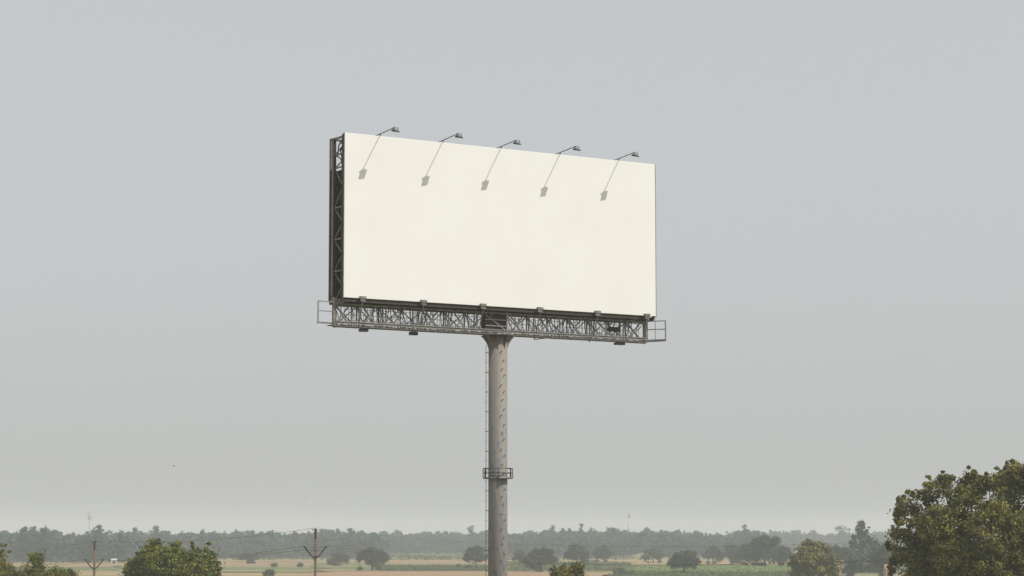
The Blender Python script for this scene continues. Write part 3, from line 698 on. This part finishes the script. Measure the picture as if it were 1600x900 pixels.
# floodlights along the top
tops = [(594,212),(692,221.5),(783,230.5),(875,240),(967,249)]
for i, (px, py) in enumerate(tops):
    x = on(px + 1, py, 0)[0]; jz = rnd.uniform(-.015,.015); L_ = 1.05 + rnd.uniform(-.03,.03)
    ar = LB(); ar.tube([(x,.38,ZT+.055),(x,-L_,ZT+.19+jz)], .017, 8); ar.tube([(x,.03,ZT-.06),(x,.03,ZT+.095)], .018, 8)
    ar.bar((x,.36,ZT-.3),(x,.36,ZT+.08),.04)
    arm = ar.build('floodlight', M['dark_steel'], bb)
    # head: a shallow trapezoid housing tilted back towards the panel, on a U bracket
    T = Matrix.Translation(off((x, -L_ - .03, ZT + .13 + jz))) @ Matrix.Rotation(R(10 + rnd.uniform(-4,4)), 4, 'Z') @ Matrix.Rotation(R(12), 4, 'X') @ Matrix.Scale(.74, 4)
    hd = MB()
    def tb_(m_, lo, hi, taper=0.0):
        x0,y0,z0 = lo; x1,y1,z1 = hi; t_ = taper
        m_.add([T @ Vector(v) for v in [(x0,y0,z0),(x1,y0,z0),(x1,y1,z0),(x0,y1,z0),(x0+t_,y0+t_,z1),(x1-t_,y0+t_,z1),(x1-t_,y1-t_,z1),(x0+t_,y1-t_,z1)]],
               [(0,3,2,1),(4,5,6,7),(0,1,5,4),(1,2,6,5),(2,3,7,6),(3,0,4,7)])
    tb_(hd, (-.16,-.16,-.15), (.16,.14,-.08), .02)
    head = hd.build('lamp_head', M['lamp'], arm)
    bx = MB(); tb_(bx, (-.08,-.02,-.078), (.08,.12,.01), .02); bx.build('ballast_housing', M['grey_steel'], arm)
    gm = MB(); tb_(gm, (-.14,-.14,-.162), (.14,.12,-.152)); gm.build('lens', M['reflector'], arm)
    br = MB(); 
    for s in (-.155,.155): br.bar(T @ Vector((s,0,.06)), T @ Vector((s,.02,-.08)), .015,.03)
    br.bar(T @ Vector((-.155,0,.06)), T @ Vector((.155,0,.06)), .03,.015)
    br.build('lamp_bracket', M['rail_steel'], arm)
# clamps along the panel's lower edge
for (px, py) in [(567,470),(662,475),(755,479.5),(844,484),(934,489),(1011,493)]:
    x, z = on(px, py, -.05); c_ = LB()
    c_.box((x-.12,-.10,ZB-.02),(x+.12,-.006,ZB+.075)); c_.box((x-.10,-.08,ZB-.12),(x+.10,-.02,ZB-.02))
    c_.bar((x,-.05,ZB-.12),(x+.05,.30,Z0+.1),.035)
    c_.build('clamp', M['rust_steel'], bb)
# boxes hung under the catwalk
for (px, wd, hgt, yy) in [(568,.15,.10,.5),(646,.14,.12,.6),(968,.20,.09,.5)]:
    x = on(px, 516 if px < 800 else 533, yy)[0]; c_ = LB()
    c_.box((x-wd,yy-.1,Z0-.10-hgt),(x+wd,yy+.1,Z0-.10)); c_.bar((x-wd*.4,yy,Z0-.1),(x-wd*.4,yy,Z0-.04),.03); c_.bar((x+wd*.4,yy,Z0-.1),(x+wd*.4,yy,Z0-.04),.03)
    c_.build('control_gear_box', M['black'], bb)
hk = LB(); xa = on(835,528,.3)[0]; xb = on(862,528,.3)[0]
hk.bar((xa,.3,Z0-.17),(xb,.3,Z0-.06),.035); hk.bar((xa,.3,Z0-.17),(xa,.3,Z0-.04),.035)
xa = on(921,530,.3)[0]; hk.bar((xa-1.0,.3,Z0-.07),(xa,.3,Z0-.10),.03); hk.bar((xa,.3,Z0-.05),(xa,.3,Z0-.17),.03)
hk.build('loose_bracket', M['dark_steel'], bb)

# ------------------------------------------------------------------ utility poles and wires
def upole(x, top, D, label):
    p = at(x, top, D); root = empty('utility_pole', (p.x, D, 0), R(-35) * 0, label=label, cat='utility pole', group='utility poles in the foreground')
    H = p.z; b = MB()
    b.box((-.12,-.11,-.3),(.12,.11,H-.12))
    # taper: narrow the top ring
    b.v = [((vx*(1.15 if vz < 1 else .8)), vy*(1.15 if vz < 1 else .8), vz) for vx, vy, vz in b.v]
    b.build('shaft', M['concrete_pole'], root)
    t = MB(); t.box((-.10,-.10,H-.85),(.10,.10,H)); t.box((-.22,-.05,H-.06),(.16,.05,H+.02))
    t.v = [(vx*(.95), vy, vz) for vx, vy, vz in t.v]
    t.build('top_fitting', M['fitting'], root)
    ti = MB(); ti.tube([(-.24,0,H-.02),(-.24,0,H-.12)], [.05,.035], 8); ti.tube([(0,0,H+.02),(0,0,H+.14)] , [.05,.03], 8); ti.build('insulator', M['fitting'], root)
    zt = H - 28/F*D
    v = MB()
    for s in (-1, 1):
        pts = [(0,-.12,zt-.86),(s*.18,-.12,zt-.84),(s*.42,-.12,zt-.62),(s*.66,-.12,zt-.32),(s*.88,-.12,zt)]
        for a_, b_ in zip(pts, pts[1:]): v.bar(a_, b_, .07, .11)
    v.box((-.14,-.16,zt-.95),(.14,-.06,zt-.75))
    v.build('v_arm', M['fitting'], root)
    for s in (-1, 1):
        iv = MB(); iv.tube([(s*.90,-.12,zt-.04),(s*.93,-.12,zt+.06),(s*.95,-.12,zt+.12)], [.07,.10,.05], 10); iv.build('insulator', M['fitting'], root)
    br = MB(); br.bar((-.62,-.12,zt-.28),(.62,-.12,zt-.28),.035); br.build('tie_bar', M['fitting'], root)
    return [Vector((p.x-.0, D, H+.12)), Vector((p.x-.95, D-.12, zt+.1)), Vector((p.x+.95, D-.12, zt+.1))]
A = upole(493, 827, 211, 'nearer brown utility pole with curved V arm left of the billboard column')
B = upole(148, 847, 258, 'farther and smaller utility pole with V arm near the left edge')
Cn = upole(1680, 835, 113, 'pole outside the frame to the right that carries the wires')
# hidden next pole on the left carries the line on
Dn = [v + (B[0] - A[0]) * 1.05 + Vector((0,0,-.3)) for v in B]
def wire(a, b, sag, label, r=.016):
    m_ = MB(); n = 28
    o = Vector(((a.x+b.x)/2, (a.y+b.y)/2, 0))
    m_.tube([a.lerp(b, i/n) - o - Vector((0,0,4*sag*(i/n)*(1-i/n))) for i in range(n+1)], r, 5)
    tag(m_.build('power_line', M['wire'], None, o), label, 'wire', 'overhead power wires')
nm = ['top', 'left arm', 'right arm']
for i in range(3):
    wire(A[i], B[i], .55, 'sagging wire between the two utility poles, hung from their %s' % ['tops','left arm tips','right arm tips'][i])
    wire(A[i], Cn[i], 1.1, 'wire running right past the billboard column from the %s of the nearer pole' % ['top','left arm tip','right arm tip'][i], (.005,.007,.009)[i])
    wire(B[i], Dn[i], .55, 'wire running off to the left from the %s of the smaller utility pole' % ['top','left arm tip','right arm tip'][i])

# ------------------------------------------------------------------ masts
def mast(x, top, D, r, label, big):
    p = at(x, top, D); H = p.z; k = D / F
    root = empty('communication_mast', (p.x, D, 0), label=label, cat='mast')
    s = MB(); s.tube([(0,0,0),(0,0,H*.6),(0,0,H-(2.2 if big else 1.2))], [r*1.3, r, r*.8], 10); s.build('mast_pole', M['tower'], root)
    if big:
        hd = MB(); hd.tube([(0,0,H-2.0*1-2.6),(0,0,H-4.2)], [.9,.9], 12); hd.build('platform', M['tower'], root)
        for q in range(3):
            a = R(120*q + 20); c = Vector((math.cos(a)*.95, math.sin(a)*.95, 0))
            an = MB(); an.box((c.x-.18,c.y-.12,H-4.3),(c.x+.18,c.y+.12,H-1.2)); an.build('antenna', M['antenna'], root)
        rg_ = MB(); rg_.tube([(math.cos(R(30*q))*1.0, math.sin(R(30*q))*1.0, H-.1) for q in range(13)], .1, 6, False)
        rg_.tube([(math.cos(R(30*q))*1.0, math.sin(R(30*q))*1.0, H-1.3) for q in range(13)], .1, 6, False)
        for q in range(4): rg_.tube([(math.cos(R(90*q))*1.0, math.sin(R(90*q))*1.0, z) for z in (H-4.3,H-.1)], .08, 6)
        rg_.build('head_cage', M['tower'], root)
        ds = MB(); ds.tube([(.9,-.9,H-3.3),(.9,-1.1,H-3.3)], [.75,.75], 14); ds.build('dish', M['antenna'], root)
    else:
        c_ = MB(); c_.tube([(0,0,H-1.3),(0,0,H)], .12, 6)
        c_.build('rod', M['fitting'], root)
        for q in range(3):
            a = R(120*q); an = MB(); an.box((math.cos(a)*.4-.15, math.sin(a)*.4-.15, H-3.2),(math.cos(a)*.4+.15, math.sin(a)*.4+.15, H-1.4)); an.build('antenna', M['fitting'], root)
mast(140.5, 795.5, 1160, .32, 'tall pale mast with caged antenna head rising above the far wood near the left edge', True)
mast(982.5, 800, 1300, .34, 'thin grey mast with a small dark head right of the billboard', False)

# ------------------------------------------------------------------ small buildings far off
def hut(name, x, top, base, hw, wall, roof, label, gable=.3, dr=.4):
    D = gy(base); k = D / F; W = hw * k; H = max(1.5, (base - top) * k)
    root = empty(name, ((x-800)*k, D, 0), R(12), label=label, cat='building')
    a = MB(); a.box((-W,-W*.7,0),(W,W*.7,H*(1-gable))); wl = a.build('wall', M[wall], root)
    h0 = H*(1-gable); r = MB()
    r.prism([(-W*1.08,0,h0),(W*1.08,0,h0),(W*.9,0,H),(-W*.9,0,H)] if gable < .2 else [(0,-W*.82,h0-.02),(0,W*.82,h0-.02),(0,0,H)],
            (0,-W*.75,0) if gable < .2 else (-W*1.08,0,0), (0,W*.75,0) if gable < .2 else (W*1.08,0,0))
    r.build('roof', M[roof], root)
    d = MB(); d.box((-.5,-W*.7-.05,0),(.45,-W*.7-.003,min(2,h0*.8))); d.build('door', M['black'], wl)
hut('hut', 182, 875.3, 880.5, 4.5, 'white_wall', 'white_wall', 'small whitewashed hut left of the dome-shaped tree, in front of the far wood')
hut('hut', 1313, 881.5, 897, 8, 'brick', 'tin', 'small red brick hut between the hazy trees at lower right')
hut('hut', 1385, 882, 908, 7, 'brick', 'brick', 'reddish hut with a brick-coloured roof just left of the large corner tree')
# long low mud wall
k = gy(879)/F; wm = MB(); wm.box((-12*k,-.3,0),(12*k,.3,3.2*k)); wm.box((-12*k-.2,-.45,3.2*k+.003),(12*k+.2,.45,3.2*k+.25))
tag(wm.build('mud_wall', M['tan_wall'], None, Vector(((924-800)*k, gy(879), 0))), 'long low mud wall at the foot of the hazy trees right of the billboard column', 'wall')
# dry mound
mo = MB(); k = gy(872)/F; NN = 20
for j in range(NN):
    for i in range(NN):
        u = i/(NN-1)*2-1; v = j/(NN-1)*2-1; r2 = min(1, u*u+v*v)
        mo.v.append((u*26*k, v*26*k, 8.5*k*(1-r2)**1.5 * (1+.15*math.sin(7*u+3*v)) - .05))
for j in range(NN-1):
    for i in range(NN-1):
        a = j*NN+i; mo.f.append((a,a+1,a+1+NN,a+NN)); mo.sm.append(True)
tag(mo.build('mound', FM['olive'], None, Vector(((1003-800)*k, gy(872), 0))), kind='structure')

# ------------------------------------------------------------------ birds
def bird(px, py, D, span, rz, label):
    root = empty('bird', at(px, py, D), R(rz), label=label, cat='bird', group='birds in flight')
    s = span; m_ = MB()
    m_.tube([(0,-.32*s,0),(0,-.22*s,.01*s),(0,-.05*s,.02*s),(0,.15*s,.01*s),(0,.34*s,0)], [.02*s,.06*s,.09*s,.06*s,.012*s], 8)
    for sg in (-1, 1):
        w0 = [(sg*.04*s,-.12*s,.03*s),(sg*.27*s,-.16*s,.15*s),(sg*.5*s,.02*s,.08*s),(sg*.27*s,.05*s,.13*s),(sg*.04*s,.12*s,.02*s)]
        m_.add([Vector(q)+Vector((0,0,.008*s)) for q in w0] + [Vector(q)-Vector((0,0,.008*s)) for q in w0],
               [(0,1,2,3,4),(9,8,7,6,5)] + [(i,(i+1)%5,(i+1)%5+5,i+5) for i in range(5)])
    m_.add([(-.02*s,.3*s,0),(.02*s,.3*s,0),(.09*s,.48*s,0),(-.09*s,.48*s,0),(0,.4*s,.012*s)], [(0,1,4),(1,2,4),(2,3,4),(3,0,4),(3,2,1,0)])
    m_.build('body', M['bird'], root)
bird(271.5, 728, 190, .30, 70, 'larger dark speck of a bird flying in the sky at lower left')
bird(477.5, 779, 240, .22, 60, 'tiny faint bird flying in the sky above the brown utility pole')
bird(1048, 23, 260, .16, 50, 'tiny bird flying near the top edge of the sky above the billboard')
bird(1413, 512, 260, .14, 70, 'tiny bird flying in the sky right of the billboard')

# ------------------------------------------------------------------ haze
hz = MB(); hz.box((-2500,-500,-1),(2500,4500,34))
hm = bpy.data.materials.new('haze'); hm.use_nodes = True; t = hm.node_tree; t.nodes.clear()
pv = t.nodes.new('ShaderNodeVolumePrincipled'); pv.inputs['Color'].default_value = (.885,.925,.94,1)
pv.inputs['Density'].default_value = 4.3e-4; pv.inputs['Anisotropy'].default_value = 0.0
oo = t.nodes.new('ShaderNodeOutputMaterial'); t.links.new(pv.outputs[0], oo.inputs['Volume'])
tag(hz.build('haze', hm), kind='stuff')
